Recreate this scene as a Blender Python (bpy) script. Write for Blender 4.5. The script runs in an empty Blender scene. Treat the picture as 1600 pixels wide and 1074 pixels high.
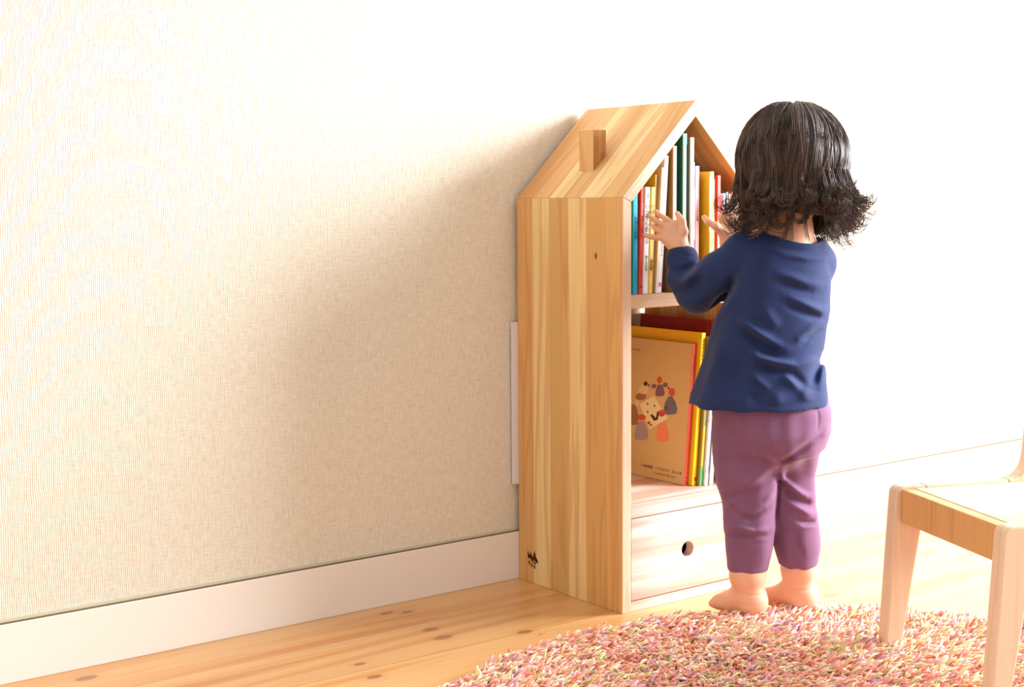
import bpy, bmesh, math, random
import numpy as np
from mathutils import Vector, Matrix
random.seed(7); rng = np.random.default_rng(11)
R = math.radians
S = bpy.context.scene
COL = S.collection

# ------------------------------------------------------------------ camera
CAM = Vector((-1.4353, -1.9298, 0.6563)); YAW, PIT, ROL, FPX = 0.6384, 0.1015, -0.0073, 2193.8
fw = Vector((math.sin(YAW)*math.cos(PIT), math.cos(YAW)*math.cos(PIT), -math.sin(PIT)))
r0 = Vector((math.cos(YAW), -math.sin(YAW), 0)); u0 = r0.cross(fw)
rt = r0*math.cos(ROL) + u0*math.sin(ROL); up = -r0*math.sin(ROL) + u0*math.cos(ROL)
cd = bpy.data.cameras.new('camera'); cam = bpy.data.objects.new('camera', cd); COL.objects.link(cam)
cd.sensor_width = 36; cd.lens = FPX/1600*36; cd.clip_start = .05
cam.matrix_world = Matrix(((rt.x, up.x, -fw.x, CAM.x), (rt.y, up.y, -fw.y, CAM.y), (rt.z, up.z, -fw.z, CAM.z), (0, 0, 0, 1)))
S.camera = cam

# ------------------------------------------------------------------ light
w = bpy.data.worlds.new('World'); S.world = w; w.use_nodes = True
bg = w.node_tree.nodes['Background']; bg.inputs[0].default_value = (1.0, .945, .88, 1); bg.inputs[1].default_value = 1.0
def area(name, loc, target, sx, sy, energy, col):
    l = bpy.data.lights.new(name, 'AREA'); l.shape = 'RECTANGLE'; l.size = sx; l.size_y = sy; l.energy = energy; l.color = col
    o = bpy.data.objects.new(name, l); COL.objects.link(o); o.location = loc
    o.rotation_euler = (Vector(target)-Vector(loc)).to_track_quat('-Z', 'Y').to_euler(); return o
area('window_daylight', (2.1, -1.5, 1.22), (-.12, -.06, .42), 1.6, 1.25, 98, (.90, .95, 1.0)).data.spread = R(104)
S.view_settings.view_transform = 'Standard'; S.view_settings.look = 'None'
S.view_settings.gamma = 1; S.view_settings.use_curve_mapping = False
S.view_settings.exposure = 0.0

# ------------------------------------------------------------------ helpers
def link(o, parent=None):
    COL.objects.link(o)
    if parent: o.parent = parent
    return o
def tag(o, label=None, cat=None, group=None, kind=None):
    for k, v in (('label', label), ('category', cat), ('group', group), ('kind', kind)):
        if v: o[k] = v
    return o
def empty(name, loc, label, cat, group=None):
    o = bpy.data.objects.new(name, None); o.empty_display_size = .05; link(o); o.location = loc
    return tag(o, label, cat, group)
def mesh(name, vs, fs, mat, parent=None, smooth=False, bevel=0):
    me = bpy.data.meshes.new(name)
    me.from_pydata([tuple(v) for v in vs], [], [tuple(f) for f in fs]); me.update()
    if mat: me.materials.append(mat)
    if smooth: me.shade_smooth()
    o = link(bpy.data.objects.new(name, me), parent)
    if bevel:
        b = o.modifiers.new('bevel', 'BEVEL'); b.width = bevel; b.segments = 2; b.limit_method = 'ANGLE'
    return o
def npmesh(name, V, F, mat, parent=None, smooth=True, col=None):
    V = np.asarray(V, np.float32); F = np.asarray(F, np.int32); k = F.shape[1]
    me = bpy.data.meshes.new(name)
    me.vertices.add(len(V)); me.vertices.foreach_set('co', V.ravel())
    me.loops.add(F.size); me.loops.foreach_set('vertex_index', F.ravel())
    me.polygons.add(len(F)); me.polygons.foreach_set('loop_start', np.arange(0, F.size, k, dtype=np.int32))
    me.update(calc_edges=True); me.validate()
    if smooth: me.shade_smooth()
    if col is not None:
        a = me.color_attributes.new('tint', 'FLOAT_COLOR', 'POINT')
        a.data.foreach_set('color', np.asarray(col, np.float32).ravel())
    me.materials.append(mat)
    return link(bpy.data.objects.new(name, me), parent)
def boxv(x0, x1, y0, y1, z0, z1):
    v = [(x, y, z) for x in (x0, x1) for y in (y0, y1) for z in (z0, z1)]
    f = [(0, 1, 3, 2), (4, 6, 7, 5), (0, 4, 5, 1), (2, 3, 7, 6), (0, 2, 6, 4), (1, 5, 7, 3)]
    return v, f
def box(name, x0, x1, y0, y1, z0, z1, mat, parent=None, bevel=0):
    return mesh(name, *boxv(x0, x1, y0, y1, z0, z1), mat, parent, bevel=bevel)

# pixel rays of the photograph (used to lay out real geometry at its real depth)
P0 = Vector((.145, -.465, 0)); HF = Vector((math.sin(YAW), math.cos(YAW), 0))
def pix(x, y, dd=0.0):
    d = fw + rt*((x-800)/FPX) - up*((y-537)/FPX)
    t = (dd - (CAM-P0).dot(HF))/d.dot(HF)
    return CAM + d*t

# ------------------------------------------------------------------ materials
def mat_new(name):
    m = bpy.data.materials.new(name); m.use_nodes = True; nt = m.node_tree
    return m, nt, nt.nodes['Principled BSDF']
def N(nt, t, **kw):
    n = nt.nodes.new(t)
    for k, v in kw.items():
        if k.startswith('i_'):
            key = k[2:]; n.inputs[int(key) if key.isdigit() else key].default_value = v
        else: setattr(n, k, v)
    return n
def L(nt, a, b): nt.links.new(a, b)
def plain(name, col, rough=.5, spec=.5, noise=.04, coat=0):
    m, nt, b = mat_new(name)
    tc = N(nt, 'ShaderNodeTexCoord'); no = N(nt, 'ShaderNodeTexNoise', i_Scale=60.0, i_Detail=2.0)
    L(nt, tc.outputs['Object'], no.inputs['Vector'])
    mr = N(nt, 'ShaderNodeMapRange', i_3=1-noise, i_4=1+noise); L(nt, no.outputs[0], mr.inputs[0])
    mx = N(nt, 'ShaderNodeVectorMath', operation='SCALE'); mx.inputs[0].default_value = col; L(nt, mr.outputs[0], mx.inputs['Scale'])
    L(nt, mx.outputs[0], b.inputs['Base Color'])
    b.inputs['Roughness'].default_value = rough; b.inputs['Specular IOR Level'].default_value = spec
    b.inputs['Coat Weight'].default_value = coat
    return m
def hexc(r, g, b):
    f = lambda c: ((c/255+.055)/1.055)**2.4 if c > 10 else c/255/12.92
    return (f(r), f(g), f(b))
def ramp(nt, stops, interp='LINEAR'):
    n = N(nt, 'ShaderNodeValToRGB'); cr = n.color_ramp; cr.interpolation = interp
    while len(cr.elements) < len(stops): cr.elements.new(.5)
    for e, (p, c) in zip(cr.elements, stops): e.position = p; e.color = (*c, 1) if len(c) == 3 else c
    return n
def wood(name, base, grain, strips=None, depth=.2724, gscale=1.0, rough=.5, contrast=.45, axis='Y', streak=0):
    """grain runs along local Z; strips are glued staves across local Y"""
    m, nt, b = mat_new(name)
    tc = N(nt, 'ShaderNodeTexCoord'); info = N(nt, 'ShaderNodeObjectInfo')
    sep = N(nt, 'ShaderNodeSeparateXYZ'); L(nt, tc.outputs['Object'], sep.inputs[0])
    if strips:
        mr = N(nt, 'ShaderNodeMath', operation='MULTIPLY', i_1=-1/depth); L(nt, sep.outputs[axis], mr.inputs[0])
        rp = ramp(nt, strips, 'CONSTANT'); L(nt, mr.outputs[0], rp.inputs[0]); basec = rp.outputs[0]
        # every stave has its own grain offset
        fl = N(nt, 'ShaderNodeMath', operation='MULTIPLY', i_1=7.3); 
        sx = N(nt, 'ShaderNodeSeparateColor'); L(nt, rp.outputs[0], sx.inputs[0]); L(nt, sx.outputs[2], fl.inputs[0]); off = fl.outputs[0]
    else:
        rgb = N(nt, 'ShaderNodeRGB'); rgb.outputs[0].default_value = (*base, 1); basec = rgb.outputs[0]; off = info.outputs['Random']
    cmb = N(nt, 'ShaderNodeCombineXYZ'); L(nt, off, cmb.inputs[2]); L(nt, off, cmb.inputs[0])
    add = N(nt, 'ShaderNodeVectorMath', operation='ADD'); L(nt, tc.outputs['Object'], add.inputs[0]); L(nt, cmb.outputs[0], add.inputs[1])
    mp = N(nt, 'ShaderNodeMapping'); mp.inputs['Scale'].default_value = (14*gscale, 14*gscale, .9*gscale); L(nt, add.outputs[0], mp.inputs['Vector'])
    n1 = N(nt, 'ShaderNodeTexNoise', i_Scale=1.0, i_Detail=3.0, i_Distortion=.6); L(nt, mp.outputs[0], n1.inputs['Vector'])
    # growth rings: bands of the distorted field
    mu = N(nt, 'ShaderNodeMath', operation='MULTIPLY', i_1=46.0); L(nt, n1.outputs[0], mu.inputs[0])
    sn = N(nt, 'ShaderNodeMath', operation='SINE'); L(nt, mu.outputs[0], sn.inputs[0])
    mr2 = N(nt, 'ShaderNodeMapRange', i_1=.1, i_2=1.0, i_3=0.0, i_4=contrast); L(nt, sn.outputs[0], mr2.inputs[0])
    mp2 = N(nt, 'ShaderNodeMapping'); mp2.inputs['Scale'].default_value = (320, 320, 5); L(nt, add.outputs[0], mp2.inputs['Vector'])
    n2 = N(nt, 'ShaderNodeTexNoise', i_Scale=1.0, i_Detail=2.0); L(nt, mp2.outputs[0], n2.inputs['Vector'])
    mr3 = N(nt, 'ShaderNodeMapRange', i_1=.35, i_2=.75, i_3=0.0, i_4=contrast*.6); L(nt, n2.outputs[0], mr3.inputs[0])
    sm = N(nt, 'ShaderNodeMath', operation='ADD'); L(nt, mr2.outputs[0], sm.inputs[0]); L(nt, mr3.outputs[0], sm.inputs[1])
    mx = N(nt, 'ShaderNodeMix', data_type='RGBA'); L(nt, sm.outputs[0], mx.inputs[0]); L(nt, basec, mx.inputs[6]); mx.inputs[7].default_value = (*grain, 1)
    L(nt, mx.outputs[2], b.inputs['Base Color'])
    if streak:
        mp3 = N(nt, 'ShaderNodeMapping'); mp3.inputs['Scale'].default_value = (38, 38, 1.6); L(nt, add.outputs[0], mp3.inputs['Vector'])
        n3 = N(nt, 'ShaderNodeTexNoise', i_Scale=1.0, i_Detail=1.0); L(nt, mp3.outputs[0], n3.inputs['Vector'])
        m3 = N(nt, 'ShaderNodeMapRange', i_1=.46, i_2=.62, i_3=0.0, i_4=streak); L(nt, n3.outputs[0], m3.inputs[0])
        x3 = N(nt, 'ShaderNodeMix', data_type='RGBA'); L(nt, m3.outputs[0], x3.inputs[0]); L(nt, mx.outputs[2], x3.inputs[6]); x3.inputs[7].default_value = (*grain, 1)
        L(nt, x3.outputs[2], b.inputs['Base Color'])
    b.inputs['Roughness'].default_value = rough; b.inputs['Specular IOR Level'].default_value = .35
    bp = N(nt, 'ShaderNodeBump', i_Strength=.08, i_Distance=.001); L(nt, n2.outputs[0], bp.inputs['Height']); L(nt, bp.outputs[0], b.inputs['Normal'])
    return m

TAN, PALE, MID, HON = hexc(224, 170, 112), hexc(235, 203, 150), hexc(218, 176, 120), hexc(221, 164, 98)
WS = [(0, hexc(222, 172, 108)), (.155, hexc(238, 208, 150)), (.325, hexc(214, 172, 108)), (.505, hexc(237, 205, 146)), (.675, hexc(216, 168, 102)), (.85, hexc(222, 174, 110))]
WS2 = [(0, hexc(222, 170, 115)), (.20, hexc(226, 176, 120)), (.33, hexc(239, 208, 152)), (.45, hexc(216, 170, 108)), (.62, hexc(237, 205, 150)), (.80, hexc(218, 170, 108))]
M_SIDE = wood('cedar_staves', TAN, hexc(188, 128, 66), WS, contrast=.36)
M_ROOF = wood('cedar_roof_staves', TAN, hexc(188, 128, 66), WS2, contrast=.36)
M_CASE = wood('cedar_plain', hexc(226, 188, 152), hexc(192, 135, 100), contrast=.4)
M_FRONT = wood('cedar_drawer_front', hexc(224, 206, 194), hexc(200, 148, 128), gscale=.42, contrast=.35, streak=.8)
M_LIT_EDGE = wood('cedar_lit_edge', hexc(234, 202, 172), hexc(205, 150, 115), contrast=.35)  # same cedar on the front faces, window light put into a paler colour
M_CHIM2 = wood('chimney_side_wood', hexc(224, 178, 118), hexc(188, 130, 72), contrast=.35)
M_CHIM = wood('chimney_wood', hexc(198, 142, 88), hexc(140, 88, 45), gscale=1.4, contrast=.6)
M_CHAIR = wood('pale_chair_wood', hexc(230, 204, 176), hexc(214, 168, 132), gscale=.9, contrast=.3, rough=.4)
M_CHAIR2 = wood('honey_chair_wood', hexc(216, 165, 105), hexc(190, 130, 75), gscale=.9, contrast=.3, rough=.4)

# ------------------------------------------------------------------ wall
def wall_mat():
    m, nt, b = mat_new('woven_wallpaper')
    tc = N(nt, 'ShaderNodeTexCoord'); sep = N(nt, 'ShaderNodeSeparateXYZ'); L(nt, tc.outputs['Object'], sep.inputs[0])
    nz = N(nt, 'ShaderNodeTexNoise', i_Scale=25.0, i_Detail=2.0); L(nt, tc.outputs['Object'], nz.inputs['Vector'])
    a = N(nt, 'ShaderNodeMath', operation='MULTIPLY_ADD', i_1=2*math.pi/.0029, i_2=0.0); L(nt, sep.outputs['X'], a.inputs[0])
    n2 = N(nt, 'ShaderNodeMath', operation='MULTIPLY', i_1=11.0); L(nt, nz.outputs[0], n2.inputs[0])
    a2 = N(nt, 'ShaderNodeMath', operation='ADD'); L(nt, a.outputs[0], a2.inputs[0]); L(nt, n2.outputs[0], a2.inputs[1])
    s = N(nt, 'ShaderNodeMath', operation='SINE'); L(nt, a2.outputs[0], s.inputs[0])
    # weft threads
    mp = N(nt, 'ShaderNodeMapping'); mp.inputs['Scale'].default_value = (60, 60, 420); L(nt, tc.outputs['Object'], mp.inputs['Vector'])
    wf = N(nt, 'ShaderNodeTexNoise', i_Scale=1.0, i_Detail=2.0); L(nt, mp.outputs[0], wf.inputs['Vector'])
    mp2 = N(nt, 'ShaderNodeMapping'); mp2.inputs['Scale'].default_value = (345, 345, 60); L(nt, tc.outputs['Object'], mp2.inputs['Vector'])
    wp = N(nt, 'ShaderNodeTexNoise', i_Scale=1.0, i_Detail=1.0); L(nt, mp2.outputs[0], wp.inputs['Vector'])
    h1 = N(nt, 'ShaderNodeMath', operation='MULTIPLY_ADD', i_1=.36); L(nt, s.outputs[0], h1.inputs[0]); L(nt, wf.outputs[0], h1.inputs[2])
    h2 = N(nt, 'ShaderNodeMath', operation='MULTIPLY_ADD', i_1=1.0); L(nt, wp.outputs[0], h2.inputs[0]); L(nt, h1.outputs[0], h2.inputs[2])
    bp = N(nt, 'ShaderNodeBump', i_Strength=.55, i_Distance=.0011); L(nt, h2.outputs[0], bp.inputs['Height']); L(nt, bp.outputs[0], b.inputs['Normal'])
    mr = N(nt, 'ShaderNodeMapRange', i_1=.2, i_2=2.0, i_3=0.0, i_4=1.0); L(nt, h2.outputs[0], mr.inputs[0])
    rp = ramp(nt, [(0, hexc(200, 186, 162)), (.5, hexc(233, 226, 210)), (1, hexc(246, 241, 229))]); L(nt, mr.outputs[0], rp.inputs[0])
    # joints between wallpaper lengths
    jn = N(nt, 'ShaderNodeMath', operation='PINGPONG', i_1=.46); ad = N(nt, 'ShaderNodeMath', operation='ADD', i_1=.6615); L(nt, sep.outputs['X'], ad.inputs[0]); L(nt, ad.outputs[0], jn.inputs[0])
    lt = N(nt, 'ShaderNodeMath', operation='LESS_THAN', i_1=.0009); L(nt, jn.outputs[0], lt.inputs[0])
    ml = N(nt, 'ShaderNodeMath', operation='MULTIPLY', i_1=.12); L(nt, lt.outputs[0], ml.inputs[0])
    mx = N(nt, 'ShaderNodeMix', data_type='RGBA'); L(nt, ml.outputs[0], mx.inputs[0]); L(nt, rp.outputs[0], mx.inputs[6]); mx.inputs[7].default_value = (.35, .3, .25, 1)
    L(nt, mx.outputs[2], b.inputs['Base Color']); b.inputs['Roughness'].default_value = .85; b.inputs['Specular IOR Level'].default_value = .15
    return m
M_WALL = wall_mat()
tag(box('wall_back', -4, 6, 0, .12, 0, 2.4, M_WALL), kind='structure')
M_BASE = plain('baseboard_paint', hexc(236, 229, 220), .35, .4, .01)
tag(box('baseboard_back', -4, 6, -.0105, .0, 0, .0833, M_BASE, bevel=.0012), kind='structure')
tag(box('trim_1', -4, 6, -.0022, .0, .0843, .0885, plain('wallpaper_selvedge', hexc(214, 205, 180), .8, .1)), kind='structure')
tag(box('joint_shadow_strip', -4, 6, -.0075, .0, .0833, .0842, plain('joint_shadow_brown', hexc(128, 104, 78), .8, .1)), kind='structure')  # dark strip standing in for the shadow line above the baseboard

# ------------------------------------------------------------------ floor
def floor_mat():
    m, nt, b = mat_new('pine_floorboards')
    tc = N(nt, 'ShaderNodeTexCoord'); sep = N(nt, 'ShaderNodeSeparateXYZ'); L(nt, tc.outputs['Object'], sep.inputs[0])
    ad = N(nt, 'ShaderNodeMath', operation='MULTIPLY_ADD', i_1=-1/.135, i_2=.055); L(nt, sep.outputs['Y'], ad.inputs[0])
    fl = N(nt, 'ShaderNodeMath', operation='FLOOR'); L(nt, ad.outputs[0], fl.inputs[0])
    fr = N(nt, 'ShaderNodeMath', operation='FRACT'); L(nt, ad.outputs[0], fr.inputs[0])
    wn = N(nt, 'ShaderNodeTexWhiteNoise', noise_dimensions='1D'); L(nt, fl.outputs[0], wn.inputs['W'])
    cmb = N(nt, 'ShaderNodeCombineXYZ'); 
    m7 = N(nt, 'ShaderNodeMath', operation='MULTIPLY', i_1=3.7); L(nt, fl.outputs[0], m7.inputs[0]); L(nt, m7.outputs[0], cmb.inputs[0]); L(nt, m7.outputs[0], cmb.inputs[2])
    av = N(nt, 'ShaderNodeVectorMath', operation='ADD'); L(nt, tc.outputs['Object'], av.inputs[0]); L(nt, cmb.outputs[0], av.inputs[1])
    mp = N(nt, 'ShaderNodeMapping'); mp.inputs['Scale'].default_value = (1.1, 17, 1); L(nt, av.outputs[0], mp.inputs['Vector'])
    n1 = N(nt, 'ShaderNodeTexNoise', i_Scale=1.0, i_Detail=3.0, i_Distortion=.5); L(nt, mp.outputs[0], n1.inputs['Vector'])
    rp = ramp(nt, [(.30, hexc(200, 132, 68)), (.43, hexc(218, 162, 98)), (.55, hexc(225, 175, 118)), (.72, hexc(206, 142, 80))]); L(nt, n1.outputs[0], rp.inputs[0])
    mu = N(nt, 'ShaderNodeMath', operation='MULTIPLY', i_1=60.0); L(nt, n1.outputs[0], mu.inputs[0])
    sn = N(nt, 'ShaderNodeMath', operation='SINE'); L(nt, mu.outputs[0], sn.inputs[0])
    g = N(nt, 'ShaderNodeMapRange', i_1=.2, i_2=1.0, i_3=0.0, i_4=.22); L(nt, sn.outputs[0], g.inputs[0])
    mx = N(nt, 'ShaderNodeMix', data_type='RGBA'); L(nt, g.outputs[0], mx.inputs[0]); L(nt, rp.outputs[0], mx.inputs[6]); mx.inputs[7].default_value = (*hexc(192, 120, 60), 1)
    # board tone
    tn = N(nt, 'ShaderNodeMapRange', i_3=.92, i_4=1.06); L(nt, wn.outputs[0], tn.inputs[0])
    sc = N(nt, 'ShaderNodeVectorMath', operation='SCALE'); L(nt, mx.outputs[2], sc.inputs[0]); L(nt, tn.outputs[0], sc.inputs['Scale'])
    # seams
    sd = N(nt, 'ShaderNodeMath', operation='PINGPONG', i_1=.5); L(nt, fr.outputs[0], sd.inputs[0])
    sl = N(nt, 'ShaderNodeMapRange', i_1=.004, i_2=.012, i_3=.55, i_4=0.0); L(nt, sd.outputs[0], sl.inputs[0])
    cur = N(nt, 'ShaderNodeMix', data_type='RGBA'); L(nt, sl.outputs[0], cur.inputs[0]); L(nt, sc.outputs[0], cur.inputs[6]); cur.inputs[7].default_value = (*hexc(150, 90, 45), 1)
    last = cur.outputs[2]
    # knots: (x, y, size)
    for kx, ky, s in ((-.784, -.054, .012), (-.292, -.046, .009), (-.262, -.062, .008), (-.284, -.162, .0105), (-.290, -.207, .012), (-.177, -.261, .0105), (-.453, -.236, .007), (-.464, -.295, .009),
                      (.704, -.338, .014), (.735, -.389, .010), (.69, -.421, .008), (.589, -.494, .008), (.345, -.415, .014), (.861, -.061, .012), (1.05, -.2, .012), (.55, -.2, .01), (-.165, -.285, .003)):
        sb = N(nt, 'ShaderNodeVectorMath', operation='SUBTRACT'); L(nt, tc.outputs['Object'], sb.inputs[0]); sb.inputs[1].default_value = (kx, ky, 0)
        ml = N(nt, 'ShaderNodeVectorMath', operation='MULTIPLY'); L(nt, sb.outputs[0], ml.inputs[0]); ml.inputs[1].default_value = (.72/s, 1.3/s, 0)
        ln = N(nt, 'ShaderNodeVectorMath', operation='LENGTH'); L(nt, ml.outputs[0], ln.inputs[0])
        q = N(nt, 'ShaderNodeMapRange', i_1=.75, i_2=1.15, i_3=.72, i_4=0.0); q.interpolation_type = 'SMOOTHSTEP'; L(nt, ln.outputs['Value'], q.inputs[0])
        k = N(nt, 'ShaderNodeMix', data_type='RGBA'); L(nt, q.outputs[0], k.inputs[0]); L(nt, last, k.inputs[6]); k.inputs[7].default_value = (*hexc(118, 62, 38), 1)
        q2 = N(nt, 'ShaderNodeMapRange', i_1=.8, i_2=2.6, i_3=.25, i_4=0.0); q2.interpolation_type = 'SMOOTHSTEP'; L(nt, ln.outputs['Value'], q2.inputs[0])
        k2 = N(nt, 'ShaderNodeMix', data_type='RGBA'); L(nt, q2.outputs[0], k2.inputs[0]); L(nt, k.outputs[2], k2.inputs[6]); k2.inputs[7].default_value = (*hexc(190, 120, 62), 1)
        last = k2.outputs[2]
    L(nt, last, b.inputs['Base Color']); b.inputs['Roughness'].default_value = .38; b.inputs['Specular IOR Level'].default_value = .5; b.inputs['Coat Weight'].default_value = .3; b.inputs['Coat Roughness'].default_value = .3
    return m
tag(box('floor', -4, 6, -4, .12, -.05, 0, floor_mat()), kind='structure')

# ------------------------------------------------------------------ bookcase
W, D, HE, T, G = .3093, .2724, .66, .0187, .012
HA = HE + W/2; BY, FY = -G, -G-D
CASE = empty('house_bookcase', (0, 0, 0), 'natural wood children\'s bookcase shaped like a house, standing against the textured wall', 'bookcase')
def board(name, poly, y0, y1, ang, mat, origin=(0, 0), bevel=.0012, label=None, parent=None, edge=None):
    """polygon in the xz plane extruded from y0 (front) to y1; grain along local z, turned by ang about y"""
    M = Matrix.Translation((origin[0], y1, origin[1])) @ Matrix.Rotation(ang, 4, 'Y'); Mi = M.inverted(); n = len(poly)
    vs = [Mi @ Vector((x, y0, z)) for x, z in poly] + [Mi @ Vector((x, y1, z)) for x, z in poly]
    fs = [tuple(range(n)), tuple(range(2*n-1, n-1, -1))] + [(i, i+n, (i+1) % n+n, (i+1) % n) for i in range(n)]
    bm = bmesh.new(); bv = [bm.verts.new(v) for v in vs]
    for f in fs: bm.faces.new([bv[i] for i in f])
    bmesh.ops.recalc_face_normals(bm, faces=bm.faces)
    me = bpy.data.meshes.new(name); bm.to_mesh(me); bm.free(); me.materials.append(mat)
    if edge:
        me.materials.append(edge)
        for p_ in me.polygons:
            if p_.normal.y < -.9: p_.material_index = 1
    o = link(bpy.data.objects.new(name, me), parent or CASE); o.matrix_local = M
    if bevel:
        b = o.modifiers.new('bevel', 'BEVEL'); b.width = bevel; b.segments = 2; b.limit_method = 'ANGLE'
    if label: o['label'] = label
    return o
k8 = T*math.tan(R(22.5))           # mitre at the eaves
board('side_panel', [(0, 0), (T, 0), (T, HE-k8), (0, HE)], FY, BY, 0, M_SIDE, edge=M_LIT_EDGE)
board('side_panel', [(W, 0), (W, HE), (W-T, HE-k8), (W-T, 0)], FY, BY, 0, M_SIDE, edge=M_LIT_EDGE)
ia = HA - T*math.sqrt(2)
board('roof_panel', [(0, HE), (T, HE-k8), (W/2, ia), (W/2, HA)], FY, BY, R(45), M_ROOF, edge=M_LIT_EDGE)
board('roof_panel', [(W, HE), (W/2, HA), (W/2, ia), (W-T, HE-k8)], FY, BY, R(-45), M_ROOF, origin=(W, HE), edge=M_LIT_EDGE)
ZS1, ZS2, ZD, ZB = .5076, .1741, .1516, .0172
board('shelf', [(T, ZS1-.0215), (W-T, ZS1-.0215), (W-T, ZS1), (T, ZS1)], FY+.001, BY-.006, R(90), M_CASE, origin=(0, ZS1))
board('shelf', [(T, ZS2-.0225), (W-T, ZS2-.0225), (W-T, ZS2), (T, ZS2)], FY+.001, BY-.006, R(90), M_FRONT, origin=(0, ZS2))
board('base_rail', [(T, 0), (W-T, 0), (W-T, ZB-.001), (T, ZB-.001)], FY+.0012, BY-.006, R(90), M_FRONT, origin=(0, 0))
M_BACK = wood('back_board_wood', hexc(152, 116, 98), hexc(120, 84, 66), gscale=.8, contrast=.3)
board('back_panel', [(T, ZS1), (W-T, ZS1), (W-T, HE-k8), (W/2, ia), (T, HE-k8)], BY-.006, BY-.001, 0, M_BACK, bevel=0)
o = board('back_sheet', [(-.0085, .168), (W-.004, .168), (W-.004, .449), (-.0085, .449)], BY+.0003, BY+.008, 0, plain('white_sheet', hexc(226, 220, 224), .5, .3, .01), bevel=0, label='white sheet behind the lower compartment')
# chimney
cx0, cx1, cy0, cy1, cz = .043, .0705, -.163, -.126, .7705
board('chimney', [(cx0, HE+cx0), (cx1, HE+cx1), (cx1, cz), (cx0, cz)], cy0, cy1, 0, M_CHIM2, origin=(.05, .7), edge=M_CHIM)
# drawer with a round finger hole
dx0, dx1, dz0, dz1, dy = T+.0013, W-T-.0013, ZB+.0004, ZD-.0014, FY+.0015
def drawer():
    n = 48; cxh, czh, r = .1435, .0835, .0126
    ring, outer = [], []
    for i in range(n):
        a = 2*math.pi*i/n; c, s = math.cos(a), math.sin(a); ring.append((cxh+r*c, czh+r*s))
        tx = (dx1-cxh)/c if c > 1e-9 else ((dx0-cxh)/c if c < -1e-9 else 1e9); tz = (dz1-czh)/s if s > 1e-9 else ((dz0-czh)/s if s < -1e-9 else 1e9)
        t = min(tx, tz); outer.append([cxh+t*c, czh+t*s])
    for cxx, czz in ((dx0, dz0), (dx0, dz1), (dx1, dz0), (dx1, dz1)):
        i = min(range(n), key=lambda j: (outer[j][0]-cxx)**2+(outer[j][1]-czz)**2); outer[i] = [cxx, czz]
    Rm = Matrix.Rotation(R(90), 4, 'Y'); Ri = Rm.inverted()
    V, F = [], []
    for y in (dy, dy+.017):
        for x, z in ring: V.append(Ri @ Vector((x, y, z)))
        for x, z in outer: V.append(Ri @ Vector((x, y, z)))
    for i in range(n):
        j = (i+1) % n
        F += [(i, n+i, n+j, j), (2*n+i, 2*n+j, 3*n+j, 3*n+i), (i, j, 2*n+j, 2*n+i), (n+i, 3*n+i, 3*n+j, n+j)]
    bm = bmesh.new(); bv = [bm.verts.new(v) for v in V]
    for f in F: bm.faces.new([bv[q] for q in f])
    bmesh.ops.recalc_face_normals(bm, faces=bm.faces)
    me = bpy.data.meshes.new('drawer'); bm.to_mesh(me); bm.free(); me.materials.append(M_FRONT)
    o = link(bpy.data.objects.new('drawer', me), CASE); o.matrix_local = Rm
    b = o.modifiers.new('bevel', 'BEVEL'); b.width = .0008; b.limit_method = 'ANGLE'
    # box behind the front
    V, F = [], []
    for q in ((dx0+.004, dx0+.012, dy+.0171, BY-.03, dz0+.006, dz1-.02), (dx1-.012, dx1-.004, dy+.0171, BY-.03, dz0+.006, dz1-.02),
              (dx0+.012, dx1-.012, BY-.04, BY-.03, dz0+.006, dz1-.02), (dx0+.012, dx1-.012, dy+.0171, BY-.04, dz0+.006, dz0+.012)):
        v, f = boxv(*q); k = len(V); V += [Ri @ Vector(a) for a in v]; F += [tuple(k+a for a in b_) for b_ in f]
    mesh('drawer_box', V, F, M_BACK, o)
drawer()
# burnt-in logo: three firs over a row of roofs and small characters, on the left side panel
M_INK = plain('burnt_brown', hexc(92, 48, 20), .8, .1)
def yz_poly(name, polys, x, mat, parent, th=.0004):
    V, F = [], []
    for p in polys:
        k = len(V); n = len(p)
        V += [(x, a, b) for a, b in p] + [(x-th, a, b) for a, b in p]
        F += [tuple(k+i for i in range(n))[::-1], tuple(k+n+i for i in range(n))] + [(k+i, k+(i+1) % n, k+n+(i+1) % n, k+n+i) for i in range(n)]
    bm = bmesh.new(); bv = [bm.verts.new(v) for v in V]
    for f in F: bm.faces.new([bv[q] for q in f])
    bmesh.ops.recalc_face_normals(bm, faces=bm.faces)
    me = bpy.data.meshes.new(name); bm.to_mesh(me); bm.free(); me.materials.append(mat)
    return link(bpy.data.objects.new(name, me), parent)
def LG(px, py):     # px,py in the 50 px crop of the mark -> y, z on the panel
    return (-.0385 - (px-300)/21.5*.00170, .0385 - (py-700)/21.5*.00099 - (px-300)/21.5*.00035)
def lgp(*pts): return [LG(*p) for p in pts]
polys = [lgp((275, 480), (300, 340), (335, 480)), lgp((355, 480), (398, 315), (440, 480)), lgp((460, 490), (525, 195), (600, 490)), lgp((290, 470), (620, 470), (620, 570), (290, 560)),
         lgp((600, 430), (660, 580), (560, 580)), lgp((300, 500), (370, 500), (330, 640), (300, 640)), lgp((370, 500), (395, 500), (430, 640), (395, 655)), lgp((420, 500), (450, 500), (480, 680), (445, 690)),
         lgp((480, 560), (500, 560), (545, 710), (515, 710)), lgp((545, 600), (575, 600), (560, 690), (530, 690)), lgp((600, 560), (630, 560), (630, 600), (600, 600))]
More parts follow.
